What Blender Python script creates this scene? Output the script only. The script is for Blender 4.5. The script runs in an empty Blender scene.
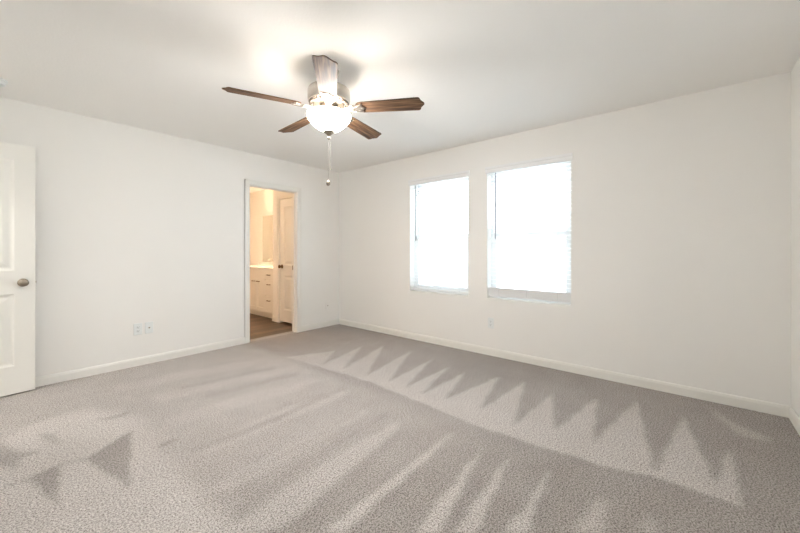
import bpy, bmesh, math, random
import numpy as np
from mathutils import Vector, Matrix

# ------------------------------------------------------------------ camera, sky, exposure
SC = bpy.context.scene
COL = SC.collection
PI = math.pi
R = math.radians

CAM_H = 1.173
F_PX = 343.0
cam_d = bpy.data.cameras.new('camera')
cam = bpy.data.objects.new('camera', cam_d)
COL.objects.link(cam)
cam.location = (0, 0, CAM_H)
cam.rotation_euler = (R(90), 0, R(40 - 90))
cam_d.sensor_width = 36
cam_d.sensor_fit = 'HORIZONTAL'
cam_d.lens = F_PX / 800 * 36
cam_d.shift_y = -15.2 / 800
cam_d.clip_start = 0.02
SC.camera = cam

SKY = 3.9
BULB = 105.0
BOWL = 72
VANITY = 75
HALL_FILL = 72  # strength of the added hallway fill lamp
SC.view_settings.view_transform = 'Standard'
SC.view_settings.look = 'None'
SC.view_settings.gamma = 1
SC.view_settings.use_curve_mapping = False
SC.view_settings.exposure = 0.83

world = bpy.data.worlds.new('world')
SC.world = world
world.use_nodes = True
wn = world.node_tree.nodes
wn['Background'].inputs[0].default_value = (0.80, 0.91, 1.0, 1)
wn['Background'].inputs[1].default_value = SKY

# high sun behind the house: it lights the ground outside, not the room directly
sun_d = bpy.data.lights.new('sun', 'SUN')
sun_d.energy = 9; sun_d.angle = R(.53); sun_d.color = (1.0, .98, .95)
sun = bpy.data.objects.new('sun', sun_d); COL.objects.link(sun)
sun.location = (-8, -4, 12)
sun.rotation_euler = Vector((.50, .15, -.85)).to_track_quat('-Z', 'Y').to_euler()

SC.cycles.max_bounces = 14
SC.cycles.diffuse_bounces = 10
SC.cycles.glossy_bounces = 5
SC.cycles.transparent_max_bounces = 12
SC.cycles.transmission_bounces = 6
SC.cycles.use_denoising = True
SC.cycles.sample_clamp_indirect = 12

# window openings in the right wall (y0, y1, z0, z1)
WINS = [(1.981, 2.863, 0.645, 2.112), (0.870, 1.745, 0.645, 2.112)]
XR, YL, XB, YN, H = 3.62, 4.32, -0.55, -0.557, 2.44
WT = 0.15        # outer wall thickness
IT = 0.115       # inner wall thickness
for (y0, y1, z0, z1) in WINS:
    d = bpy.data.lights.new('daylight_portal', 'AREA')
    d.shape = 'RECTANGLE'; d.size = (z1 - z0); d.size_y = (y1 - y0)
    d.cycles.is_portal = True
    o = bpy.data.objects.new('daylight_portal', d); COL.objects.link(o)
    o.location = (XR + WT - 0.005, (y0 + y1) / 2, (z0 + z1) / 2)
    o.rotation_euler = (0, R(90), 0)

# ------------------------------------------------------------------ materials
def mat(name, color, rough=0.6, metal=0.0, spec=0.5):
    m = bpy.data.materials.new(name); m.use_nodes = True
    b = m.node_tree.nodes['Principled BSDF']
    b.inputs['Base Color'].default_value = (*color, 1)
    b.inputs['Roughness'].default_value = rough
    b.inputs['Metallic'].default_value = metal
    b.inputs['Specular IOR Level'].default_value = spec
    return m

def noise_bump(m, scale, strength, dist=0.002, detail=2.0):
    nt = m.node_tree; n = nt.nodes
    tc = n.new('ShaderNodeTexCoord'); nz = n.new('ShaderNodeTexNoise'); bp = n.new('ShaderNodeBump')
    nz.inputs['Scale'].default_value = scale; nz.inputs['Detail'].default_value = detail
    bp.inputs['Strength'].default_value = strength; bp.inputs['Distance'].default_value = dist
    nt.links.new(tc.outputs['Object'], nz.inputs['Vector'])
    nt.links.new(nz.outputs['Fac'], bp.inputs['Height'])
    nt.links.new(bp.outputs['Normal'], n['Principled BSDF'].inputs['Normal'])
    return m

def vary(m, c1, c2, scale, stretch=(1, 1, 1), detail=3.0, lo=0.3, hi=0.7):
    nt = m.node_tree; n = nt.nodes
    tc = n.new('ShaderNodeTexCoord'); mp = n.new('ShaderNodeMapping'); nz = n.new('ShaderNodeTexNoise')
    cr = n.new('ShaderNodeValToRGB')
    mp.inputs['Scale'].default_value = stretch
    nz.inputs['Scale'].default_value = scale; nz.inputs['Detail'].default_value = detail
    cr.color_ramp.elements[0].position = lo; cr.color_ramp.elements[0].color = (*c1, 1)
    cr.color_ramp.elements[1].position = hi; cr.color_ramp.elements[1].color = (*c2, 1)
    nt.links.new(tc.outputs['Object'], mp.inputs['Vector'])
    nt.links.new(mp.outputs['Vector'], nz.inputs['Vector'])
    nt.links.new(nz.outputs['Fac'], cr.inputs['Fac'])
    nt.links.new(cr.outputs['Color'], n['Principled BSDF'].inputs['Base Color'])
    return m

def emit(name, color, strength, base=(0.9, 0.88, 0.84)):
    m = mat(name, base, 0.35)
    b = m.node_tree.nodes['Principled BSDF']
    b.inputs['Emission Color'].default_value = (*color, 1)
    b.inputs['Emission Strength'].default_value = strength
    return m

M_WALL = noise_bump(vary(mat('wall_paint', (.8, .78, .73), .75, spec=.3), (.86, .852, .828), (.87, .862, .838), 1.5), 160, .12)
M_CEIL = noise_bump(vary(mat('ceiling_paint', (.8, .78, .74), .85, spec=.2), (.895, .89, .872), (.905, .90, .882), 2.0), 70, .25, .004)
M_TRIM = noise_bump(mat('trim_paint', (.83, .82, .78), .42), 40, .03)
M_DOOR = noise_bump(mat('door_paint', (.84, .83, .79), .42), 60, .04)
M_CAB = noise_bump(mat('cabinet_paint', (.82, .80, .75), .4), 50, .03)
M_VINYL = noise_bump(mat('window_vinyl', (.86, .87, .87), .35), 60, .02)
M_SLAT = noise_bump(mat('blind_slat', (.86, .87, .88), .4), 90, .03)
M_CORD = noise_bump(mat('blind_cord', (.62, .63, .64), .7), 400, .1)
M_WAND = mat('blind_wand', (.42, .44, .46), .2)
M_PLATE = noise_bump(mat('plate_plastic', (.80, .83, .83), .35), 60, .02)
M_DARK = noise_bump(mat('dark_slot', (.03, .03, .03), .6), 60, .02)
M_NICKEL = noise_bump(mat('brushed_nickel', (.64, .595, .54), .32, 1.0), 120, .06)
M_KNOB = noise_bump(mat('satin_nickel', (.36, .31, .25), .38, 1.0), 120, .04)
M_ANTIQUE = noise_bump(mat('antique_nickel', (.20, .175, .15), .5, 1.0), 120, .04)
M_CHAIN = mat('chain_metal', (.30, .27, .24), .4, 1.0)
M_BRONZE = noise_bump(mat('aged_bronze', (.22, .15, .08), .35, 1.0), 120, .05)
M_COUNTER = noise_bump(vary(mat('cultured_marble', (.85, .83, .8), .2), (.82, .80, .77), (.88, .86, .83), 6), 20, .01)
M_CONC = noise_bump(vary(mat('pale_ground', (.5, .5, .48), .9), (.66, .67, .67), (.75, .76, .76), 1.2), 30, .3)
M_MIRROR = mat('mirror_silver', (.68, .69, .65), .03, 1.0)
M_BULB = emit('bulb_glow', (1.0, .925, .86), BULB)
M_BOWL = noise_bump(emit('alabaster_bowl_glow', (1.0, .965, .93), BOWL), 9, .05)
M_BOWL_IN = noise_bump(emit('alabaster_bowl_inner_glow', (1.0, .88, .74), BOWL * .05), 9, .05)
M_VLAMP = emit('vanity_shade_glow', (1.0, .68, .44), VANITY)
M_BATH_FILL = emit('bath_fill_glow', (1.0, .69, .43), 60)  # glow of the added bathroom fill lamp
M_HALL_FILL = emit('hall_fill_glow', (1.0, .97, .93), HALL_FILL)  # glow of the added hallway fill lamp

# thin clear pane
M_GLASS = bpy.data.materials.new('window_glass'); M_GLASS.use_nodes = True
_n = M_GLASS.node_tree; _n.nodes.clear()
_o = _n.nodes.new('ShaderNodeOutputMaterial'); _mx = _n.nodes.new('ShaderNodeMixShader')
_t = _n.nodes.new('ShaderNodeBsdfTransparent'); _g = _n.nodes.new('ShaderNodeBsdfGlossy')
_t.inputs[0].default_value = (.95, .97, .97, 1); _g.inputs['Roughness'].default_value = .02
_mx.inputs[0].default_value = .06
_n.links.new(_t.outputs[0], _mx.inputs[1]); _n.links.new(_g.outputs[0], _mx.inputs[2])
_n.links.new(_mx.outputs[0], _o.inputs[0])

# weathered walnut for the fan blades (grain runs along local x of the blade)
M_BLADE = mat('weathered_walnut', (.1, .07, .05), .62, spec=.25)
def _blade():
    nt = M_BLADE.node_tree; n = nt.nodes
    tc = n.new('ShaderNodeTexCoord'); mp = n.new('ShaderNodeMapping')
    mp.inputs['Scale'].default_value = (2.0, 34, 34)
    nz = n.new('ShaderNodeTexNoise'); nz.inputs['Scale'].default_value = 2.2; nz.inputs['Detail'].default_value = 5
    cr = n.new('ShaderNodeValToRGB')
    cr.color_ramp.elements[0].position = .32; cr.color_ramp.elements[0].color = (.030, .017, .010, 1)
    cr.color_ramp.elements[1].position = .70; cr.color_ramp.elements[1].color = (.28, .165, .088, 1)
    e = cr.color_ramp.elements.new(.5); e.color = (.12, .062, .032, 1)
    bp = n.new('ShaderNodeBump'); bp.inputs['Strength'].default_value = .15; bp.inputs['Distance'].default_value = .002
    nt.links.new(tc.outputs['Object'], mp.inputs['Vector']); nt.links.new(mp.outputs['Vector'], nz.inputs['Vector'])
    nt.links.new(nz.outputs['Fac'], cr.inputs['Fac']); nt.links.new(cr.outputs['Color'], n['Principled BSDF'].inputs['Base Color'])
    nt.links.new(nz.outputs['Fac'], bp.inputs['Height']); nt.links.new(bp.outputs['Normal'], n['Principled BSDF'].inputs['Normal'])
_blade()

# vinyl planks running along x
M_PLANK = mat('vinyl_plank', (.2, .13, .08), .4)
def _plank():
    nt = M_PLANK.node_tree; n = nt.nodes
    tc = n.new('ShaderNodeTexCoord')
    br = n.new('ShaderNodeTexBrick'); br.offset = .37
    br.inputs['Color1'].default_value = (.085, .052, .030, 1); br.inputs['Color2'].default_value = (.17, .112, .066, 1)
    br.inputs['Mortar'].default_value = (.03, .018, .01, 1)
    br.inputs['Scale'].default_value = 1; br.inputs['Mortar Size'].default_value = .004
    br.inputs['Brick Width'].default_value = 1.2; br.inputs['Row Height'].default_value = .15
    mp = n.new('ShaderNodeMapping'); mp.inputs['Scale'].default_value = (1.2, 18, 1)
    nz = n.new('ShaderNodeTexNoise'); nz.inputs['Scale'].default_value = 3; nz.inputs['Detail'].default_value = 6
    mx = n.new('ShaderNodeMix'); mx.data_type = 'RGBA'; mx.blend_type = 'MULTIPLY'; mx.inputs[0].default_value = .8
    cr = n.new('ShaderNodeValToRGB')
    cr.color_ramp.elements[0].position = .3; cr.color_ramp.elements[0].color = (.45, .42, .4, 1)
    cr.color_ramp.elements[1].position = .7; cr.color_ramp.elements[1].color = (1.2, 1.15, 1.1, 1)
    nt.links.new(tc.outputs['Object'], br.inputs['Vector']); nt.links.new(tc.outputs['Object'], mp.inputs['Vector'])
    nt.links.new(mp.outputs['Vector'], nz.inputs['Vector']); nt.links.new(nz.outputs['Fac'], cr.inputs['Fac'])
    nt.links.new(br.outputs['Color'], mx.inputs['A']); nt.links.new(cr.outputs['Color'], mx.inputs['B'])
    nt.links.new(mx.outputs['Result'], n['Principled BSDF'].inputs['Base Color'])
_plank()

# cut-pile carpet: 'nap' says which way the vacuum cleaner left the pile lying
M_CARPET = mat('cut_pile_carpet', (.4, .37, .35), .95, spec=.1)
def _carpet():
    nt = M_CARPET.node_tree; n = nt.nodes; L = nt.links.new
    tc = n.new('ShaderNodeTexCoord')
    at = n.new('ShaderNodeAttribute'); at.attribute_name = 'nap'
    soft = n.new('ShaderNodeTexNoise'); soft.inputs['Scale'].default_value = 5; soft.inputs['Detail'].default_value = 4
    tuft = n.new('ShaderNodeTexNoise'); tuft.inputs['Scale'].default_value = 170; tuft.inputs['Detail'].default_value = 3
    tuft.inputs['Roughness'].default_value = .6
    clump = n.new('ShaderNodeTexNoise'); clump.inputs['Scale'].default_value = 105; clump.inputs['Detail'].default_value = 2
    for t in (soft, tuft, clump): L(tc.outputs['Object'], t.inputs['Vector'])
    a = n.new('ShaderNodeMath'); a.operation = 'MULTIPLY_ADD'; a.inputs[1].default_value = .35; L(soft.outputs['Fac'], a.inputs[0])
    L(at.outputs['Fac'], a.inputs[2])
    cr = n.new('ShaderNodeValToRGB')
    cr.color_ramp.elements[0].position = .1; cr.color_ramp.elements[0].color = (.29, .263, .247, 1)
    cr.color_ramp.elements[1].position = 1.05; cr.color_ramp.elements[1].color = (.525, .495, .478, 1)
    L(a.outputs[0], cr.inputs['Fac'])
    add = n.new('ShaderNodeMath'); add.operation = 'MULTIPLY_ADD'; add.inputs[1].default_value = .5
    L(clump.outputs['Fac'], add.inputs[0]); L(tuft.outputs['Fac'], add.inputs[2])
    cr2 = n.new('ShaderNodeValToRGB')
    cr2.color_ramp.elements[0].position = .58; cr2.color_ramp.elements[0].color = (.38, .36, .345, 1)
    cr2.color_ramp.elements[1].position = .86; cr2.color_ramp.elements[1].color = (1.38, 1.38, 1.375, 1)
    L(add.outputs[0], cr2.inputs['Fac'])
    mx = n.new('ShaderNodeMix'); mx.data_type = 'RGBA'; mx.blend_type = 'MULTIPLY'; mx.inputs[0].default_value = 1
    L(cr.outputs['Color'], mx.inputs['A']); L(cr2.outputs['Color'], mx.inputs['B'])
    L(mx.outputs['Result'], n['Principled BSDF'].inputs['Base Color'])
    bp = n.new('ShaderNodeBump'); bp.inputs['Strength'].default_value = .6; bp.inputs['Distance'].default_value = .006
    L(add.outputs[0], bp.inputs['Height']); L(bp.outputs['Normal'], n['Principled BSDF'].inputs['Normal'])
_carpet()

# ------------------------------------------------------------------ mesh helpers
class MB:
    """collects shapes into one bmesh"""
    def __init__(self): self.bm = bmesh.new()
    def box(self, x0, x1, y0, y1, z0, z1, bevel=0.0, seg=2, rot=None):
        r = bmesh.ops.create_cube(self.bm, size=1)
        vs = r['verts']
        bmesh.ops.scale(self.bm, vec=(x1 - x0, y1 - y0, z1 - z0), verts=vs)
        bmesh.ops.translate(self.bm, vec=((x0 + x1) / 2, (y0 + y1) / 2, (z0 + z1) / 2), verts=vs)
        if bevel:
            es = list({e for v in vs for e in v.link_edges})
            g = bmesh.ops.bevel(self.bm, geom=es, offset=bevel, segments=seg, affect='EDGES', profile=.5)
            vs = list({v for f in g['faces'] for v in f.verts} | {v for v in vs if v.is_valid})
        if rot is not None:
            bmesh.ops.transform(self.bm, matrix=rot, verts=vs)
        return self
    def lathe(self, prof, n=32, mat4=None):
        bm = self.bm; rings = []
        M = mat4 or Matrix.Identity(4)
        for (r, z) in prof:
            if r < 1e-6: rings.append([bm.verts.new(M @ Vector((0, 0, z)))])
            else: rings.append([bm.verts.new(M @ Vector((r * math.cos(2 * PI * k / n), r * math.sin(2 * PI * k / n), z))) for k in range(n)])
        for a, b in zip(rings, rings[1:]):
            for k in range(n):
                k2 = (k + 1) % n
                if len(a) == 1 and len(b) == 1: continue
                if len(a) == 1: f = (a[0], b[k2], b[k])
                elif len(b) == 1: f = (a[k], a[k2], b[0])
                else: f = (a[k], a[k2], b[k2], b[k])
                bm.faces.new(f)
        return self
    def tube(self, pts, r, n=8):
        bm = self.bm; pts = [Vector(p) for p in pts]; rings = []
        rr = r if isinstance(r, (list, tuple)) else [r] * len(pts)
        up = None
        for i, p in enumerate(pts):
            t = (pts[min(i + 1, len(pts) - 1)] - pts[max(i - 1, 0)]).normalized()
            if up is None:
                up = Vector((0, 0, 1)) if abs(t.z) < .9 else Vector((1, 0, 0))
            s = t.cross(up).normalized(); up = s.cross(t).normalized()
            rings.append([bm.verts.new(p + rr[i] * (math.cos(2 * PI * k / n) * s + math.sin(2 * PI * k / n) * up)) for k in range(n)])
        for a, b in zip(rings, rings[1:]):
            for k in range(n):
                bm.faces.new((a[k], a[(k + 1) % n], b[(k + 1) % n], b[k]))
        bm.faces.new(rings[0][::-1]); bm.faces.new(rings[-1])
        return self
    def prism(self, outline, z0, z1, M=None):
        M = M or Matrix.Identity(4); bm = self.bm
        a = [bm.verts.new(M @ Vector((x, y, z0))) for x, y in outline]
        b = [bm.verts.new(M @ Vector((x, y, z1))) for x, y in outline]
        bm.faces.new(a[::-1]); bm.faces.new(b)
        k = len(a)
        for i in range(k): bm.faces.new((a[i], a[(i + 1) % k], b[(i + 1) % k], b[i]))
        return self
    def grid_slab(self, U, V, holes, t, fmap, panels=None, rings=None):
        """slab in (u, v) with openings and inset panels; fmap(u, v, w) -> point, w = 0..t"""
        bm = self.bm; panels = panels or []
        us = sorted({U[0], U[1], *[h[0] for h in holes + panels], *[h[1] for h in holes + panels]})
        vs = sorted({V[0], V[1], *[h[2] for h in holes + panels], *[h[3] for h in holes + panels]})
        cache = {}
        def vt(u, v, w):
            k = (round(u, 5), round(v, 5), round(w, 5))
            if k not in cache: cache[k] = bm.verts.new(fmap(u, v, w))
            return cache[k]
        def inside(rs, u, v): return next((r for r in rs if r[0] < u < r[1] and r[2] < v < r[3]), None)
        nu, nv = len(us) - 1, len(vs) - 1
        solid = [[not inside(holes, (us[i] + us[i + 1]) / 2, (vs[j] + vs[j + 1]) / 2) for j in range(nv)] for i in range(nu)]
        for i in range(nu):
            for j in range(nv):
                if not solid[i][j]: continue
                u0, u1, v0, v1 = us[i], us[i + 1], vs[j], vs[j + 1]
                if not inside(panels, (u0 + u1) / 2, (v0 + v1) / 2):
                    bm.faces.new([vt(u0, v0, 0), vt(u1, v0, 0), vt(u1, v1, 0), vt(u0, v1, 0)])
                    bm.faces.new([vt(u0, v0, t), vt(u0, v1, t), vt(u1, v1, t), vt(u1, v0, t)])
                for (di, dj, e) in ((-1, 0, ((u0, v0), (u0, v1))), (1, 0, ((u1, v1), (u1, v0))), (0, -1, ((u1, v0), (u0, v0))), (0, 1, ((u0, v1), (u1, v1)))):
                    a, b = i + di, j + dj
                    if not (0 <= a < nu and 0 <= b < nv) or not solid[a][b]:
                        (p, q), (r_, s_) = e
                        bm.faces.new([vt(p, q, 0), vt(r_, s_, 0), vt(r_, s_, t), vt(p, q, t)])
        for pnl in panels:
            for side in (0, 1):
                prev = None
                for (ins, dep) in [(0, 0)] + list(rings):
                    w = dep if side == 0 else t - dep
                    u0, u1, v0, v1 = pnl[0] + ins, pnl[1] - ins, pnl[2] + ins, pnl[3] - ins
                    ring = [vt(u0, v0, w), vt(u1, v0, w), vt(u1, v1, w), vt(u0, v1, w)]
                    if prev:
                        for k in range(4):
                            bm.faces.new([prev[k], prev[(k + 1) % 4], ring[(k + 1) % 4], ring[k]])
                    prev = ring
                bm.faces.new(prev)
        return self
    def build(self, name, m, parent=None, smooth=False, loc=None, rot=None):
        bmesh.ops.recalc_face_normals(self.bm, faces=self.bm.faces)
        me = bpy.data.meshes.new(name)
        self.bm.to_mesh(me); self.bm.free()
        me.materials.append(m)
        if smooth:
            me.shade_smooth()
            me.set_sharp_from_angle(angle=R(smooth if smooth is not True else 40))
        o = bpy.data.objects.new(name, me); COL.objects.link(o)
        if parent is not None: o.parent = parent
        if loc is not None: o.location = loc
        if rot is not None: o.rotation_euler = rot
        return o

def tag(o, label, cat, group=None, kind=None):
    o['label'] = label; o['category'] = cat
    if group: o['group'] = group
    if kind: o['kind'] = kind
    return o

def thing(name, label, cat, loc=(0, 0, 0), rotz=0, group=None, kind=None):
    o = bpy.data.objects.new(name, None); COL.objects.link(o)
    o.empty_display_size = .1
    o.location = loc; o.rotation_euler = (0, 0, rotz)
    return tag(o, label, cat, group, kind)

def struct(mb, name, m, label, cat, **k):
    return tag(mb.build(name, m, **k), label, cat, kind='structure')

# ------------------------------------------------------------------ floor: carpet with vacuum marks
NAP = [
(1,[(2.096,3.424),(2.133,3.012),(2.184,2.223),(2.145,1.597),(2.098,1.145),(2.115,0.744),(2.148,0.369),(2.214,0.135),(2.221,-0.11),(2.202,-0.196),(2.861,-0.195),(2.348,-0.109),(3.186,0.026),(2.247,0.132),(3.253,0.305),(2.379,0.447),(3.137,0.557),(2.361,0.669),(2.966,0.852),(2.252,0.899),(3.079,1.119),(2.317,1.182),(3.076,1.353),(2.296,1.473),(2.966,1.651),(2.25,1.675),(3.016,1.863),(2.282,1.859),(3.086,2.134),(2.289,2.061),(3.214,2.511),(2.266,2.319),(3.161,2.914),(2.228,2.618),(2.952,3.091),(2.193,2.891),(2.6,3.18)]),
(0.6,[(3.506,-0.106),(3.247,-0.246),(3.153,-0.405),(3.059,-0.364),(3.082,-0.247),(3.382,-0.135)]),
(1,[(1.938,1.174),(1.863,1.151),(0.947,1.094),(0.885,1.167)]),
(1.0,[(1.904,0.945),(1.836,0.93),(1.201,0.79),(1.132,0.873)]),
(1.0,[(1.92,0.784),(1.846,0.771),(1.3,0.672),(1.233,0.752)]),
(1.0,[(1.982,0.567),(1.906,0.565),(1.434,0.513),(1.375,0.583)]),
(0.75,[(1.846,0.317),(1.876,0.281),(1.629,0.28),(1.544,0.382)]),
(0.75,[(1.897,0.141),(1.863,0.11),(1.777,0.105),(1.736,0.153)]),
(0.75,[(1.827,1.533),(1.716,1.457),(0.809,1.314),(0.725,1.358),(0.626,1.476),(1.236,1.555)]),
(0.7,[(1.905,1.883),(1.732,1.783),(0.742,1.717),(0.675,1.818),(1.096,1.844)]),
(0.7,[(1.979,2.221),(1.793,2.13),(0.829,2.13),(0.754,2.251),(1.261,2.321)]),
(0.65,[(1.945,2.623),(1.731,2.516),(0.819,2.627),(0.777,2.785),(1.305,2.8)]),
(0.65,[(1.93,3.063),(1.774,2.987),(0.844,3.147),(0.827,3.34),(1.311,3.301)]),
(0.65,[(1.85,3.553),(1.701,3.43),(0.69,3.626),(0.655,3.798),(1.179,3.78)]),
(0.85,[(0.634,2.561),(0.666,1.428),(0.624,1.051),(-0.413,2.288),(-0.155,2.702),(-0.043,3.201),(0.168,3.403),(0.475,3.428),(0.718,2.899)]),
(-0.72,[(0.591,2.779),(0.344,2.604),(0.439,2.121)]),
(-0.72,[(0.24,2.656),(0.122,2.604),(0.2,2.21)]),
(-0.55,[(0.011,3.304),(0.097,3.018),(0.191,2.891),(0.104,2.889),(0.085,2.76),(0.01,2.931)]),
(-0.5,[(0.177,3.216),(0.265,3.129),(0.255,2.911)]),
(-0.5,[(0.464,3.158),(0.54,3.133),(0.678,3.161),(0.63,3.073),(0.54,3.067)]),
(-0.6,[(0.638,2.454),(0.711,2.453),(0.771,2.471),(0.734,2.424),(0.673,2.413)]),
(-0.25,[(0.035,2.626),(0.245,2.665),(0.356,2.633),(0.586,2.805),(0.592,2.739),(0.355,2.562),(0.24,2.615),(0.034,2.571)]),
(-0.27,[(1.744,1.464),(1.677,1.39),(1.108,1.28),(0.826,1.237),(0.781,1.291),(1.057,1.362)]),
(-0.27,[(1.936,1.902),(1.873,1.84),(1.145,1.754),(0.767,1.764),(0.784,1.803),(1.176,1.813)]),
(-0.27,[(1.848,1.693),(1.781,1.632),(1.073,1.597),(0.695,1.528),(0.702,1.574),(1.105,1.654)]),
(-0.27,[(1.464,1.117),(1.407,1.06),(0.987,1.046),(0.928,1.116)]),
(-0.27,[(1.789,2.317),(1.739,2.253),(1.282,2.183),(0.743,2.218),(0.762,2.274),(1.308,2.241)]),
(-0.27,[(1.945,2.911),(1.882,2.817),(1.091,2.937),(1.122,3.019)]),
(-0.27,[(1.865,3.234),(1.818,3.152),(1.026,3.29),(1.049,3.363)]),
(-0.27,[(1.98,2.287),(1.923,2.221),(1.068,2.153),(0.784,2.184),(0.804,2.24),(1.104,2.226)]),
(-0.27,[(1.685,0.854),(1.628,0.797),(1.241,0.743),(1.19,0.803)]),
(-0.27,[(1.749,0.538),(1.694,0.498),(1.469,0.471),(1.434,0.513)]),
(-0.27,[(1.764,0.227),(1.71,0.184),(1.662,0.242)]),
]
SOFT = {.85: 24, .6: 5, .75: 4, .7: 6, .65: 9, -.72: 1, -.27: 2}                 # how soft the edge of each mark is
def carpet():
    step = .015
    x0, x1, y0, y1 = XB - .02, XR + .02, YN - .02, YL + .01
    nx, ny = int((x1 - x0) / step) + 1, int((y1 - y0) / step) + 1
    gx, gy = np.meshgrid(np.linspace(x0, x1, nx), np.linspace(y0, y1, ny), indexing='ij')
    rng = np.random.default_rng(4)
    # slightly ragged outlines
    wx = gx + .004 * np.sin(gy * 19 + 2 * np.sin(gx * 15)); wy = gy + .004 * np.sin(gx * 21 + 1.7 * np.sin(gy * 16))
    base = .20 + .05 * np.sin(gx * 2 + gy * 3)
    left = np.clip((2.15 - gx) / .15, 0, 1)                      # the middle field lies a little lighter
    far = np.clip((gy - 1.0) / 1.6, 0, 1)
    nap = base + .30 * left * far
    for v, poly in NAP:
        ins = np.zeros(gx.shape, bool); n = len(poly)
        for i in range(n):
            ax, ay = poly[i]; bx, by = poly[(i + 1) % n]
            if abs(by - ay) < 1e-9: continue
            c = ((ay > wy) != (by > wy)) & (wx < (bx - ax) * (wy - ay) / (by - ay) + ax)
            ins ^= c
        tgt = (1.0 if v == .85 else .80) if v > 0 else -.05
        m = ins.astype(float)
        for _ in range(SOFT.get(v, 2)):
            p = np.pad(m, 1, mode='edge')
            m = (p[1:-1, 1:-1] * 2 + p[:-2, 1:-1] + p[2:, 1:-1] + p[1:-1, :-2] + p[1:-1, 2:]) / 6
        fade = np.clip(1.25 - gy / 4.2, .7, 1) if v > 0 else 1.0
        nap = nap + (tgt - nap) * min(1, abs(v)) * m * fade
    z = 0.0015 * (rng.random(gx.shape) - .5)
    verts = np.stack([gx, gy, z], -1).reshape(-1, 3)
    idx = np.arange(nx * ny).reshape(nx, ny)
    quads = np.stack([idx[:-1, :-1], idx[1:, :-1], idx[1:, 1:], idx[:-1, 1:]], -1).reshape(-1, 4)
    napf = nap.reshape(-1)
    # tongue of carpet under the bathroom doorway
    b = len(verts)
    verts = np.vstack([verts, [[2.135, YL + .01, 0], [2.835, YL + .01, 0], [2.835, YL + .135, 0], [2.135, YL + .135, 0]]])
    quads = np.vstack([quads, [[b, b + 1, b + 2, b + 3]]])
    napf = np.concatenate([napf, [.5] * 4])
    me = bpy.data.meshes.new('floor')
    me.from_pydata(verts.tolist(), [], quads.tolist())
    at = me.attributes.new('nap', 'FLOAT', 'POINT')
    at.data.foreach_set('value', napf.astype(np.float32))
    me.materials.append(M_CARPET)
    me.shade_smooth()
    o = bpy.data.objects.new('floor', me); COL.objects.link(o)
    return tag(o, 'grey cut pile bedroom carpet with triangular vacuum marks', 'carpet', kind='structure')
carpet()

# ------------------------------------------------------------------ bedroom shell
DOOR_Y0, DOOR_Y1 = 3.385, 4.165       # entry opening in the wall behind the camera
BX0, BX1, BZ = 2.135, 2.835, 2.03     # bathroom doorway in the left wall
YF = 7.75                             # far end of the bathroom
CX = 3.05                             # closet wall inside the bathroom

struct(MB().box(XB - IT, XR + WT, YN - IT, YL + .05, H, H + .1), 'ceiling', M_CEIL, 'off white bedroom ceiling above the brown fan', 'ceiling')
struct(MB().grid_slab((XB - IT, XR), (0, H), [(BX0, BX1, -.1, BZ)], IT, lambda u, v, w: Vector((u, YL + w, v))),
       'wall_left', M_WALL, 'cream wall holding the bathroom doorway', 'wall')
struct(MB().grid_slab((YN - IT, YF + IT), (0, H + .1), [tuple(w) for w in WINS], WT, lambda u, v, w: Vector((XR + w, u, v))),
       'wall_right', M_WALL, 'cream wall with the two blind covered windows', 'wall')
struct(MB().box(XB - IT, XR, YN - IT, YN, 0, H), 'wall_front', M_WALL, 'cream wall meeting the window wall at the photo edge', 'wall')
struct(MB().grid_slab((YN, YL), (0, H), [(DOOR_Y0, DOOR_Y1, -.1, 2.05)], IT, lambda u, v, w: Vector((XB - w, u, v))),
       'wall_back', M_WALL, 'cream wall with the open entry doorway', 'wall')

# baseboards with a small rounded top
def baseboard(p, q, nrm, name, label, h=.082, t=.013):
    p, q, nrm = Vector((*p, 0)), Vector((*q, 0)), Vector((*nrm, 0))
    prof = [(0, 0), (t, 0), (t, h - .022), (t * .8, h - .012), (t * .62, h - .004), (t * .3, h), (0, h)]
    mb = MB(); bm = mb.bm
    a = [bm.verts.new(p + nrm * s + Vector((0, 0, z))) for s, z in prof]
    b = [bm.verts.new(q + nrm * s + Vector((0, 0, z))) for s, z in prof]
    k = len(a); bm.faces.new(a); bm.faces.new(b[::-1])
    for i in range(k): bm.faces.new((a[i], b[i], b[(i + 1) % k], a[(i + 1) % k]))
    return struct(mb, name, M_TRIM, label, 'baseboard')
baseboard((XB, YL), (2.072, YL), (0, -1), 'baseboard_left', 'white baseboard running from entry door to bathroom doorway')
baseboard((2.898, YL), (XR, YL), (0, -1), 'baseboard_corner', 'short white baseboard between bathroom doorway and room corner')
baseboard((XR, YL - .013), (XR, YN), (-1, 0), 'baseboard_right', 'long white baseboard below the windows')
baseboard((XR - .013, YN), (XB, YN), (0, 1), 'baseboard_front', 'white baseboard at right photo edge')
baseboard((XB, YN + .013), (XB, DOOR_Y0 - .063), (1, 0), 'baseboard_back', 'white baseboard on the wall with the entry doorway')

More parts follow.
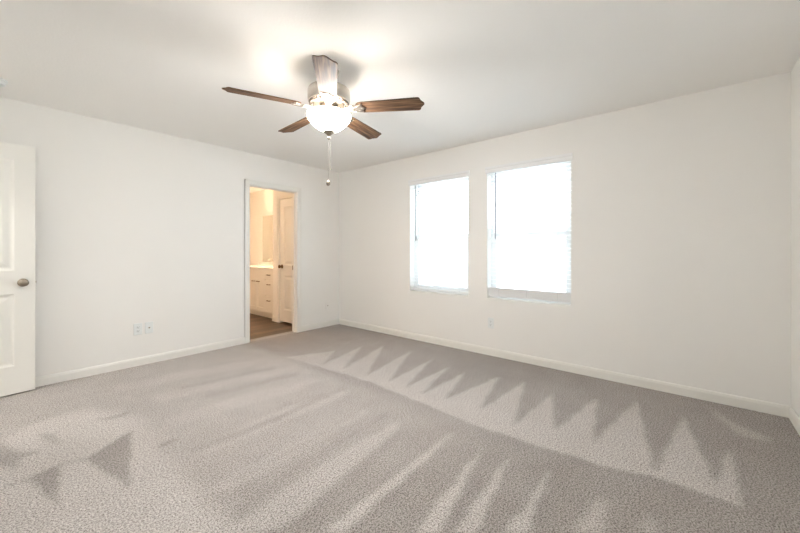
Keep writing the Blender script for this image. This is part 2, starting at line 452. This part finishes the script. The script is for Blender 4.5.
# casing + jamb of a doorway: built flat in (u, z), mapped into the room
def doorway_trim(u0, u1, zt, thick, fmap, name, label, cw=.063, both=True):
    mb = MB(); bm = mb.bm
    def slab(a0, a1, b0, b1, w0, w1):
        vs = [bm.verts.new(fmap(a, b, w)) for a in (a0, a1) for b in (b0, b1) for w in (w0, w1)]
        for f in ((0, 1, 3, 2), (4, 6, 7, 5), (0, 4, 5, 1), (2, 3, 7, 6), (0, 2, 6, 4), (1, 5, 7, 3)): bm.faces.new([vs[k] for k in f])
    j = .004
    # jamb lining
    slab(u0, u0 + j, 0, zt - j, -.002, thick + .002); slab(u1 - j, u1, 0, zt - j, -.002, thick + .002)
    slab(u0, u1, zt - j, zt, -.002, thick + .002)
    # stop strips in the middle of the jamb
    m0, m1 = thick * .36, thick * .66
    slab(u0 + j, u0 + j + .01, 0, zt - j, m0, m1); slab(u1 - j - .01, u1 - j, 0, zt - j, m0, m1)
    slab(u0 + j + .01, u1 - j - .01, zt - j - .01, zt - j, m0, m1)
    for (w0, w1, w2) in ((-.009, -.016, 0),) + (((thick + .009, thick + .016, thick),) if both else ()):
        r = .004
        for (a0, a1) in ((u0 - cw, u0 - r), (u1 + r, u1 + cw)):
            slab(a0, a1, 0, zt + r, w0, w2)
            slab(*((a0, a0 + .018) if a0 < u0 else (a1 - .018, a1)), 0, zt + cw, w1, w2)
        slab(u0 - cw, u1 + cw, zt + r, zt + cw, w0, w2)
        slab(u0 - cw, u1 + cw, zt + cw - .018, zt + cw, w1, w2)
    return struct(mb, name, M_TRIM, label, 'door trim')
t1 = doorway_trim(BX0, BX1, BZ, IT, lambda u, v, w: Vector((u, YL + w, v)), 'trim_1', 'white casing and jamb around the bathroom doorway')
MB().box(BX1 - .0052, BX1 - .0038, YL + .082, YL + .108, .90, .965, .0004).box(BX1 - .0056, BX1 - .005, YL + .088, YL + .102, .918, .948).build('strike_plate', M_BRONZE, t1)
doorway_trim(DOOR_Y0, DOOR_Y1, 2.05, IT, lambda u, v, w: Vector((XB - w, u, v)), 'trim_2', 'white casing around the entry doorway behind the open door')

# ------------------------------------------------------------------ panelled doors
RINGS = [(.010, .006), (.020, .009), (.030, .009), (.062, .002)]
def knob_set(parent, u, z, t, fmat, m, name='door_knob'):
    """a round knob with a rose; fmat maps (along door normal) z axis"""
    k = MB().lathe([(0, 0), (.033, 0), (.033, .004), (.028, .010), (.013, .013), (.012, .026), (.016, .031), (.025, .037), (.0285, .046), (.0275, .055), (.021, .062), (.010, .0655), (0, .066)], 32, fmat)
    return k.build(name, m, parent, smooth=50)

def panel_door(name, label, width, height, panels, loc, rotz, knob_u, knob_z, knob_mat, thick=.035, gap=.012):
    d = thing(name, label, 'door', loc, rotz, kind='structure')
    MB().grid_slab((0, width), (gap, height), [], thick, lambda u, v, w: Vector((u, w - thick / 2, v)), panels, RINGS).build('door_slab', M_DOOR, d)
    for s in (-1, 1):
        M = Matrix.Translation((knob_u, s * thick / 2, knob_z)) @ Matrix.Rotation(R(90) * (1 if s < 0 else -1), 4, 'X')
        knob_set(d, knob_u, knob_z, thick, M, knob_mat)
    return d
# entry door swung open against the left wall
dw = .762
d1 = panel_door('door_1', 'white two panel entry door swung open at the left photo edge', dw, 2.045,
                [(.118, dw - .118, .237, .826), (.118, dw - .118, 1.017, 1.927)], (-.522, 4.166, 0), R(5.0), dw - .07, .915, M_KNOB)
MB().box(dw - .0005, dw + .0012, -.0125, .0125, .885, .945, .0004).box(dw, dw + .009, -.006, .006, .907, .923, .001).build('latch', M_NICKEL, d1)
for hz in (.22, 1.03, 1.84):
    MB().lathe([(0, -.045), (.006, -.045), (.006, .045), (0, .045)], 12, Matrix.Translation((-.006, -.0175, hz))).build('hinge', M_NICKEL, d1, smooth=True)

# ------------------------------------------------------------------ windows
def window(i, y0, y1, z0, z1, label):
    w = thing('window_%d' % i, label, 'window', (XR + .095, (y0 + y1) / 2, z0), 0, kind='structure')
    hw, h = (y1 - y0) / 2, z1 - z0
    MB().grid_slab((-hw, hw), (0, h), [(-hw + .035, hw - .035, .035, h - .035)], .05, lambda u, v, s: Vector((s, u, v))).build('window_frame', M_VINYL, w)
    zm = h * .485
    def sash(name, b0, b1, x0):
        a = hw - .035
        s = MB().grid_slab((-a, a), (b0, b1), [(-a + .038, a - .038, b0 + .05, b1 - .05)], .022, lambda u, v, q: Vector((x0 + q, u, v))).build(name, M_VINYL, w)
        MB().box(x0 + .009, x0 + .013, -a + .034, a - .034, b0 + .045, b1 - .045).build('glass_pane', M_GLASS, s)
        return s
    sash('lower_sash', .035, zm + .028, .002)
    sash('upper_sash', zm - .028, h - .035, .026)
    MB().box(-.012, .002, -.03, .03, zm + .030, zm + .042, .002).build('sash_lock', M_VINYL, w)
    return w
window(1, *WINS[0], 'white single hung window nearer the room corner')
window(2, *WINS[1], 'white single hung window nearer the right photo edge')

# ------------------------------------------------------------------ blinds (inside mount, slats open)
def blind(y0, y1, z0, z1, label, stack):
    hw, h = (y1 - y0) / 2, z1 - z0
    b = thing('window_blind', label, 'blind', (XR + .045, (y0 + y1) / 2, z0), 0, 'faux wood blinds in the windows')
    tot = hw - .006
    MB().box(-.028, .028, -tot, tot, h - .05, h - .004, .003).build('headrail', M_SLAT, b)
    # valance: moulded board with short returns, wider than the opening, standing proud of the wall
    vm = MB()
    prof = [(-.052, h - .062), (-.058, h - .052), (-.060, h - .020), (-.066, h - .008), (-.066, h + .012), (-.048, h + .012), (-.048, h - .062)]
    vw = hw + .016
    bm = vm.bm
    a = [bm.verts.new((x, -vw, z)) for x, z in prof]; c = [bm.verts.new((x, vw, z)) for x, z in prof]
    bm.faces.new(a); bm.faces.new(c[::-1])
    for k in range(len(a)): bm.faces.new((a[k], c[k], c[(k + 1) % len(a)], a[(k + 1) % len(a)]))
    vm.build('valance', M_SLAT, b)
    # slats
    pitch, sw = .044, .025
    bottom = .018
    nst = stack
    stack_top = bottom + .017 + nst * .0042
    zs = [bottom + .020 + k * .0042 for k in range(nst)]
    z = stack_top + pitch
    while z < h - .06:
        zs.append(z); z += pitch
    sm = MB(); bm = sm.bm
    for z in zs:
        tilt = R(-3)
        pr = []
        for k in range(7):
            x = -sw + 2 * sw * k / 6
            pr.append((x * math.cos(tilt), z + x * math.sin(tilt) + .0015 * (1 - (x / sw) ** 2)))
        lo = [(x, q - .0034) for x, q in pr][::-1]
        loop = pr + lo
        a = [bm.verts.new((x, -tot, q)) for x, q in loop]; c = [bm.verts.new((x, tot, q)) for x, q in loop]
        bm.faces.new(a); bm.faces.new(c[::-1])
        for k in range(len(a)): bm.faces.new((a[k], c[k], c[(k + 1) % len(a)], a[(k + 1) % len(a)]))
    sm.build('slats', M_SLAT, b)
    MB().box(-.026, .026, -tot, tot, bottom, bottom + .017, .003).build('bottom_rail', M_SLAT, b)
    for yy in (-hw + .13, 0, hw - .13):
        MB().tube([(-.0265, yy, bottom + .017), (-.0265, yy, h - .05)], .0011, 6).build('ladder_cord', M_CORD, b)
        MB().tube([(.0265, yy, bottom + .017), (.0265, yy, h - .05)], .0011, 6).build('ladder_cord', M_CORD, b)
    wy = hw - .095
    MB().tube([(-.036, wy, h - .055), (-.037, wy, h - .09), (-.037, wy, h - .79), (-.037, wy, h - .80)], [.005, .0078, .008, .004], 8).build('tilt_wand', M_WAND, b)
    return b
blind(*WINS[0], 'white slatted blind in the window nearer the room corner', 2)
blind(*WINS[1], 'white slatted blind in the window nearer the right photo edge', 20)

# outside ground
struct(MB().box(XR + WT + .02, 60, -40, 40, -.6, -.35), 'ground', M_CONC, 'pale ground outside the windows', 'ground')

# ------------------------------------------------------------------ bathroom beyond the doorway
BL = -.3
struct(MB().box(BL, XR, YL + IT, YF, -.06, -.004).box(BX0, BX1, YL + .125, YL + IT, -.06, -.004), 'floor_bathroom', M_PLANK, 'brown wood look plank floor in the bathroom', 'floor')
struct(MB().box(BL, XR, YL + IT, YF, H, H + .1), 'ceiling_bathroom', M_CEIL, 'white ceiling of the bathroom', 'ceiling')
struct(MB().box(BL - IT, XR, YF, YF + IT, -.06, H), 'wall_bathroom_far', M_WALL, 'cream bathroom wall beyond the vanity', 'wall')
struct(MB().box(BL - IT, BL, YL + IT, YF, -.06, H), 'wall_bathroom_left', M_WALL, 'cream bathroom wall facing the mirror', 'wall')
CY0, CY1, CYE = 4.50, 5.15, 5.35
struct(MB().grid_slab((YL + IT, CYE), (0, H), [(CY0, CY1, -.1, BZ)], .1, lambda u, v, w: Vector((CX + w, u, v)))
       .box(CX + .1, XR, CYE - .1, CYE, 0, H), 'wall_closet', M_WALL, 'cream closet wall ending beside the vanity', 'wall')
doorway_trim(CY0, CY1, BZ, .1, lambda u, v, w: Vector((CX + w, u, v)), 'trim_3', 'white casing around the bathroom closet door', cw=.05, both=False)
baseboard((CX, CY1 + .05), (CX, CYE), (-1, 0), 'baseboard_closet', 'short baseboard stub beside the vanity')
baseboard((CX - .013, CYE), (CX + .05, CYE), (0, 1), 'baseboard_stub', 'baseboard return at the vanity end of the closet wall')
# closet door, closed: rotate so that its +u runs along -y (hinges near the doorway, knob at the far edge)
cw_ = CY1 - CY0 - .014
panel_door('door_2', 'cream two panel closet door inside the bathroom', cw_, 2.018,
           [(.11, cw_ - .11, .22, .78), (.11, cw_ - .11, .95, 1.90)], (CX + .026, CY0 + .007, 0), R(90), cw_ - .06, .925, M_BRONZE, gap=.03)

# vanity cabinet
VX, VY0, VY1 = 3.085, CYE + .012, 6.86
van = thing('vanity_cabinet', 'cream vanity cabinet with doors and drawers seen through the bathroom doorway', 'cabinet', (VX, VY0, 0))
VL = VY1 - VY0
cd_ = XR - VX - .002                                       # open-topped carcass: sides, bottom, back, front rails
MB().box(.02, cd_, 0, .018, .10, .852).box(.02, cd_, VL - .018, VL, .10, .852).box(.02, cd_, .018, VL - .018, .10, .118).box(cd_ - .01, cd_, .018, VL - .018, .118, .852).box(.0, .02, 0, VL, .10, .13).box(.0, .02, 0, VL, .84, .852).box(.0, .02, .0, .032, .13, .84).box(.0, .02, .325, .345, .13, .84).box(.0, .02, .345, VL, .672, .688).build('carcass', M_CAB, van)
MB().box(.075, XR - VX - .002, 0, VL, -.004, .10).build('toe_kick', M_CAB, van)
def front(name, y0, y1, z0, z1, knob=None, pull=None):
    fr = .045 if (z1 - z0) > .3 else .0
    mb = MB()
    if fr: mb.grid_slab((y0, y1), (z0, z1), [], .019, lambda u, v, w: Vector((w + .0005, u, v)), [(y0 + fr, y1 - fr, z0 + fr, z1 - fr)], [(.002, .010)])
    else: mb.box(.0005, .0195, y0, y1, z0, z1, .002)
    o = mb.build(name, M_CAB, van)
    if knob:
        M = Matrix.Translation((.0005, *knob)) @ Matrix.Rotation(R(-90), 4, 'Y')
        MB().lathe([(0, 0), (.008, 0), (.006, .012), (.013, .017), (.015, .023), (.010, .028), (0, .029)], 20, M).build('knob', M_NICKEL, o, smooth=50)
    if pull:
        y, z = pull
        MB().tube([(0, y - .045, z), (-.022, y - .043, z), (-.028, y - .03, z), (-.028, y + .03, z), (-.022, y + .043, z), (0, y + .045, z)], .007, 8).build('handle', M_BRONZE, o, smooth=True)
    return o

YD = .335
for (z0, z1) in ((.13, .393), (.405, .672), (.684, .842)):
    front('drawer', .03, YD, z0, z1, pull=((.03 + YD) / 2, (z0 + z1) / 2 if z1 - z0 < .2 else z1 - .075))
for k in range(4):
    a = YD + .011 + k * .288
    front('cabinet_door', a, a + .277, .13, .672, pull=(a + (.075 if k % 2 else .204), .635))
for k in range(2):
    a = YD + .011 + k * .576
    front('false_drawer_front', a, a + .565, .684, .842)

# countertop with backsplash, a basin opening and a faucet
ct = thing('vanity_countertop', 'white countertop with backsplash on the bathroom vanity', 'countertop', (VX, VY0, .8535))
bx0, bx1, by0, by1 = .13, .43, .62, 1.08
CTX = XR - VX - .001
MB().grid_slab((-.02, CTX), (-.01, VL), [(bx0, bx1, by0, by1)], .032, lambda u, v, w: Vector((u, v, w))).build('slab', M_COUNTER, ct)
MB().box(CTX - .02, CTX, -.01, VL, .0325, .095, .003).build('backsplash', M_COUNTER, ct)
bs = MB(); bm = bs.bm
prev = None
for (ins, z) in ((-.004, .030), (.004, .02), (.02, -.04), (.05, -.09), (.10, -.11)):
    ring = []
    for k in range(28):
        a = 2 * PI * k / 28; ca, sa = math.cos(a), math.sin(a)
        e = .5
        cx = math.copysign(abs(ca) ** e, ca); cy = math.copysign(abs(sa) ** e, sa)
        ring.append(bm.verts.new(((bx0 + bx1) / 2 + ((bx1 - bx0) / 2 - ins) * cx, (by0 + by1) / 2 + ((by1 - by0) / 2 - ins) * cy, z)))
    if prev:
        for k in range(28): bm.faces.new((prev[k], prev[(k + 1) % 28], ring[(k + 1) % 28], ring[k]))
    prev = ring
bm.faces.new(prev)
bs.build('basin', M_COUNTER, ct, smooth=60)

FT = Matrix.Translation((.465, .85, .032))
fa = MB().lathe([(0, 0), (.026, 0), (.024, .008), (.016, .014), (.014, .12), (0, .124)], 20, FT).build('faucet', M_NICKEL, ct, smooth=40)
fa['label'] = 'small chrome faucet'
MB().tube([FT @ Vector(p) for p in ((0, 0, .06), (-.01, 0, .11), (-.05, 0, .135), (-.10, 0, .12), (-.115, 0, .09))], [.012, .012, .011, .01, .009], 12).build('spout', M_NICKEL, fa, smooth=True)
MB().tube([FT @ Vector(p) for p in ((0, 0, .12), (.005, 0, .135), (.03, 0, .165))], [.008, .007, .006], 10).build('lever', M_NICKEL, fa, smooth=True)

mi = thing('vanity_mirror', 'large frameless mirror on the bathroom wall over the vanity', 'mirror', (XR - .006, VY0 + .02, .955))
MB().box(0, .005, 0, 6.75 - VY0 - .02, 0, .945).build('mirror_glass', M_MIRROR, mi)
for yy in (.25, 1.1):
    MB().box(-.002, .0055, yy - .01, yy + .01, -.004, .012, .001).build('clip', M_NICKEL, mi)

vl = thing('vanity_light', 'bar of glass shades glowing on the wall over the mirror', 'light', (XR, 5.70, 2.12))
MB().box(-.022, -.0005, -.24, .24, -.05, .05, .006).build('backplate', M_NICKEL, vl)
for yy in (-.16, 0, .16):
    MB().tube([(-.02, yy, 0), (-.09, yy, 0), (-.105, yy, -.02)], .009, 10).build('arm', M_NICKEL, vl, smooth=True)
    MB().lathe([(.0, .0), (.022, -.002), (.03, -.03), (.05, -.10), (.06, -.13), (.056, -.13), (.045, -.098), (.026, -.03), (0, -.006)], 24, Matrix.Translation((-.105, yy, -.02))).build('glass_shade', M_VLAMP, vl, smooth=True)

bl = thing('fill_ceiling_light', 'added round fill lamp on the bathroom ceiling, out of view', 'light', (1.55, 6.0, H))  # unseen lamp, added to brighten the cabinet fronts and closet door
MB().lathe([(0, 0), (.15, 0), (.15, -.02), (.14, -.025), (0, -.025)], 32).build('base', M_NICKEL, bl, smooth=40)
MB().lathe([(.138, -.0255), (.135, -.05), (.10, -.085), (.05, -.10), (0, -.103)], 32).build('glass_bowl', M_BATH_FILL, bl, smooth=True)

# ------------------------------------------------------------------ hallway behind the open entry door
HX = XB - IT - 1.1
struct(MB().box(HX, XB, 2.6, 5.0, -.06, -.003), 'floor_hall', M_PLANK, 'wood plank floor of the hallway behind the entry doorway', 'floor')
struct(MB().box(HX - .1, XB - IT, 2.6, 5.0, H, H + .1), 'ceiling_hall', M_CEIL, 'white hallway ceiling behind the entry doorway', 'ceiling')
struct(MB().box(HX - .1, HX, 2.5, 5.1, -.06, H), 'wall_hall', M_WALL, 'cream hallway wall opposite the entry doorway', 'wall')
struct(MB().box(HX, XB - IT, 2.5, 2.6, -.06, H), 'wall_hall_near', M_WALL, 'cream near end wall of the hallway', 'wall')
struct(MB().box(HX, XB - IT, 5.0, 5.1, -.06, H).box(XB - IT - .02, XB - IT, YL, 5.0, -.06, H), 'wall_hall_far', M_WALL, 'cream far end wall of the hallway', 'wall')
hl = thing('fill_ceiling_light', 'added round fill lamp on the hallway ceiling, out of view', 'light', (HX + .55, 3.75, H))  # unseen lamp, added to lift the window wall through the entry doorway
MB().lathe([(0, 0), (.15, 0), (.15, -.02), (.14, -.025), (0, -.025)], 32).build('base', M_NICKEL, hl, smooth=40)
MB().lathe([(.138, -.0255), (.135, -.05), (.10, -.085), (.05, -.10), (0, -.103)], 32).build('glass_bowl', M_HALL_FILL, hl, smooth=True)

# ------------------------------------------------------------------ ceiling fan
FZ = 2.44
fan = thing('ceiling_fan', 'five blade brown ceiling fan with a lit glass bowl', 'ceiling fan', (1.532, 1.938, FZ))
MB().lathe([(0, 0), (.072, 0), (.070, -.02), (.055, -.048), (.030, -.06), (0, -.06)], 36).build('canopy', M_NICKEL, fan, smooth=50)
MB().lathe([(0, -.055), (.016, -.055), (.016, -.125), (0, -.125)], 20).build('downrod', M_NICKEL, fan, smooth=50)
MB().lathe([(0, -.118), (.05, -.119), (.118, -.124), (.140, -.131), (.147, -.140), (.148, -.200), (.144, -.206), (.146, -.210), (.142, -.222), (.0, -.222)], 56).build('motor_housing', M_NICKEL, fan, smooth=40)
MB().lathe([(0, -.2225), (.139, -.2225), (.120, -.234), (.09, -.238), (0, -.238)], 56).build('motor_bottom_plate', M_ANTIQUE, fan, smooth=40)
# vented band: ring of small scrolled ribs under the housing
vb = MB()
for k in range(30):
    a = 2 * PI * k / 30
    M = Matrix.Rotation(a, 4, 'Z')
    vb.box(.095, .136, -.004, .004, -.2405, -.228, .0015, 1, M)
vb.build('motor_vent_ring', M_ANTIQUE, fan)
MB().lathe([(0, -.238), (.062, -.238), (.066, -.246), (.066, -.272), (.072, -.276), (.072, -.288), (.060, -.294), (0, -.294)], 40).build('switch_housing', M_ANTIQUE, fan, smooth=40)
# three arms that carry the glass bowl
for k in range(3):
    a = R(20 + 120 * k); c, s = math.cos(a), math.sin(a)
    MB().tube([(.06 * c, .06 * s, -.284), (.11 * c, .11 * s, -.290), (.153 * c, .153 * s, -.303)], .005, 8).build('bowl_arm', M_ANTIQUE, fan, smooth=True)
    a2 = a + R(60); c2, s2 = math.cos(a2), math.sin(a2)
    sock = MB().lathe([(0, -.262), (.014, -.262), (.014, -.285), (0, -.285)], 16, Matrix.Translation((.078 * c2, .078 * s2, -.027))).build('lamp_socket', M_NICKEL, fan, smooth=40)
    MB().lathe([(0, -.297), (.012, -.298), (.017, -.312), (.023, -.33), (.022, -.348), (.012, -.36), (0, -.363)], 20, Matrix.Translation((.078 * c2, .078 * s2, -.016))).build('bulb', M_BULB, fan, smooth=True)
bowl = [(.144, -.303), (.150, -.305), (.1525, -.311), (.150, -.324), (.139, -.345), (.120, -.367), (.097, -.388), (.073, -.405), (.051, -.416), (.035, -.422), (.020, -.424), (0, -.424)]
inner = [(max(r - .004, 0), z + .004) for r, z in bowl[::-1]]
gb = MB().lathe(bowl + inner, 56).build('glass_bowl', M_BOWL, fan, smooth=60)
gb.data.materials.append(M_BOWL_IN)                      # the inside of the bowl glows less than its outside
for i, p in enumerate(gb.data.polygons):
    if i >= 56 * (len(bowl) - 1) or i < 56 * 2: p.material_index = 1
MB().lathe([(0, -.416), (.038, -.419), (.040, -.424), (.034, -.432), (.022, -.441), (.013, -.449), (.008, -.455), (.007, -.460), (.012, -.465), (.012, -.471), (.006, -.477), (0, -.478)], 24).build('finial', M_KNOB, fan, smooth=50)

# blade outline in local x (outward), y (across); bracket shaped tip
def blade_outline():
    top = []
    r0, r1 = .195, .672
    w0, w1 = .056, .068
    top += [(r0, .020), (r0 + .006, .036), (r0 + .02, .050), (r0 + .045, w0)]
    for k in range(1, 9):
        t = k / 8; top.append((r0 + .045 + (r1 - .042 - r0 - .045) * t, w0 + (w1 - w0) * t))
    top += [(r1 - .034, w1 - .003), (r1 - .028, w1 - .012), (r1 - .026, w1 - .022), (r1 - .022, w1 - .033), (r1 - .013, w1 - .046), (r1 - .004, .012), (r1, 0.0)]
    bot = [(x, -y) for x, y in top[:-1]][::-1]
    return top + bot
def iron_outline():
    pts = [(.085, .016), (.12, .015), (.142, .020), (.155, .034), (.170, .040), (.182, .034), (.196, .030), (.215, .036), (.232, .046), (.246, .040), (.240, .026), (.250, .014), (.262, .0)]
    return pts + [(x, -y) for x, y in pts[:-1]][::-1]
ZB = -.266
for k in range(5):
    ang = R(13.7 - 72 * k)
    Mr = Matrix.Rotation(ang, 4, 'Z')
    pitch = Matrix.Rotation(R(-12), 4, 'X')
    br = MB()
    br.prism(iron_outline(), -.0095, -.0045, pitch)
    br.box(.07, .11, -.014, .014, -.004, .034, .004)
    for sy in (-1, 1):                                      # scrolls cast into the bracket
        pts = []
        for q in range(15):
            t = q / 14; a = 2.1 * PI * t; rr = .017 * (1 - .72 * t)
            pts.append(pitch @ Vector((.176 + rr * math.cos(a) , sy * (.018 + rr * math.sin(a)), -.0125)))
        br.tube(pts, .0028, 6)
        br.tube([pitch @ Vector((.10, sy * .010, -.012)), pitch @ Vector((.15, sy * .016, -.012)), pitch @ Vector((.205, sy * .026, -.012)), pitch @ Vector((.235, sy * .034, -.012))], .003, 6)
    br.build('blade_bracket', M_NICKEL, fan, loc=(0, 0, ZB), rot=(0, 0, ang))
    b = MB().prism(blade_outline(), -.003, .003)
    bo = b.build('blade', M_BLADE, fan, loc=(0, 0, ZB))
    bo.rotation_euler = (Mr @ pitch).to_euler()
    for (sx, sy) in ((.215, .022), (.215, -.022), (.240, 0)):
        MB().lathe([(0, -.0125), (.004, -.012), (.0055, -.0095), (0, -.0095)], 12, Matrix.Translation((sx, sy, 0))).build('screw', M_NICKEL, bo, smooth=True)

# two pull chains of tiny beads
def chain(x, y, z0, z1, name, fob):
    mb = MB(); z = z0
    prof = []
    while z > z1:
        prof += [(.0004, z), (.0010, z - .0008), (.0010, z - .0020), (.0004, z - .0028)]; z -= .0034
    prof = [(0, z0)] + prof + [(0, z)]
    o = mb.lathe(prof, 6, Matrix.Translation((x, y, 0))).build(name, M_CHAIN, fan)
    if fob == 'bell':
        MB().lathe([(0, z1 + .002), (.0025, z1), (.004, z1 - .012), (.0075, z1 - .024), (.0075, z1 - .028), (0, z1 - .028)], 16, Matrix.Translation((x, y, 0))).build('chain_bell', M_NICKEL, o, smooth=40)
    else:
        MB().lathe([(0, z1 + .004), (.004, z1 + .002), (.011, z1 - .006), (.014, z1 - .016), (.013, z1 - .028), (.007, z1 - .035), (0, z1 - .036)], 20, Matrix.Translation((x, y, 0))).build('chain_fob', M_KNOB, o, smooth=40)
chain(.010, -.004, -.477, -.665, 'pull_chain', 'bell')
chain(-.006, .003, -.477, -.770, 'pull_chain', 'fob')

# ------------------------------------------------------------------ smoke detector
sd = thing('smoke_detector', 'white round smoke detector on the ceiling above the entry door', 'smoke detector', (.012, 3.90, H))
MB().lathe([(0, 0), (.068, 0), (.068, -.012), (.062, -.014), (0, -.014)], 36).build('base', M_PLATE, sd, smooth=30)
MB().lathe([(0, -.0145), (.060, -.0145), (.060, -.020), (.055, -.0205), (.055, -.024), (.058, -.0245), (.057, -.034), (.045, -.042), (.02, -.044), (0, -.044)], 36).build('cover', M_PLATE, sd, smooth=30)
MB().lathe([(0, -.0445), (.010, -.0445), (.010, -.047), (0, -.0475)], 16).build('test_button', M_PLATE, sd, smooth=30)

# ------------------------------------------------------------------ wall plates: local x along the wall, y out of the wall
def plate(label, cat, loc, rotz, kind, group=None, m=None):
    m = m or M_PLATE
    p = thing('wall_plate', label, cat, loc, rotz, group)
    MB().box(-.036, .036, .0002, .006, -.059, .059, .003).build('cover', m, p)
    FX = Matrix.Rotation(R(-90), 4, 'X')
    def screw(z):
        MB().lathe([(0, .0061), (.0032, .0061), (.0026, .0075), (0, .0078)], 12, Matrix.Translation((0, 0, z)) @ FX).build('screw', m, p)
    if kind == 'outlet':
        screw(0)
        for s in (-1, 1):
            r = MB().box(-.017, .017, .0061, .0085, s * .0195 - .0145, s * .0195 + .0145, .001).build('receptacle', m, p)
            MB().box(-.0085, -.0062, .0086, .0089, s * .0195 - .002, s * .0195 + .008).box(.0062, .0085, .0086, .0089, s * .0195 - .002, s * .0195 + .007).box(-.0025, .0025, .0086, .0089, s * .0195 - .010, s * .0195 - .005).build('slots', M_DARK, r)
    else:
        screw(.042); screw(-.042)
        c = MB().lathe([(0, .0061), (.0085, .0061), (.0085, .010), (.0055, .0105), (.0055, .018), (0, .018)], 16, FX).build('coax_jack', M_NICKEL, p, smooth=40)
        MB().lathe([(0, .0181), (.0045, .0181), (.0045, .0188), (0, .0188)], 12, FX).build('jack_hole', M_DARK, c)
    return p
plate('white duplex outlet left of the coax plate, on the wall by the entry door', 'outlet', (.967, YL, .376), PI, 'outlet')
plate('white coax jack plate just right of an outlet', 'coax plate', (1.062, YL, .376), PI, 'coax')
plate('white duplex outlet low on the wall below the windows', 'outlet', (XR, 1.70, .365), R(90), 'outlet')
plate('wall coloured coax plate between the bathroom doorway and the room corner', 'coax plate', (3.38, YL, .325), PI, 'coax', None, M_WALL)
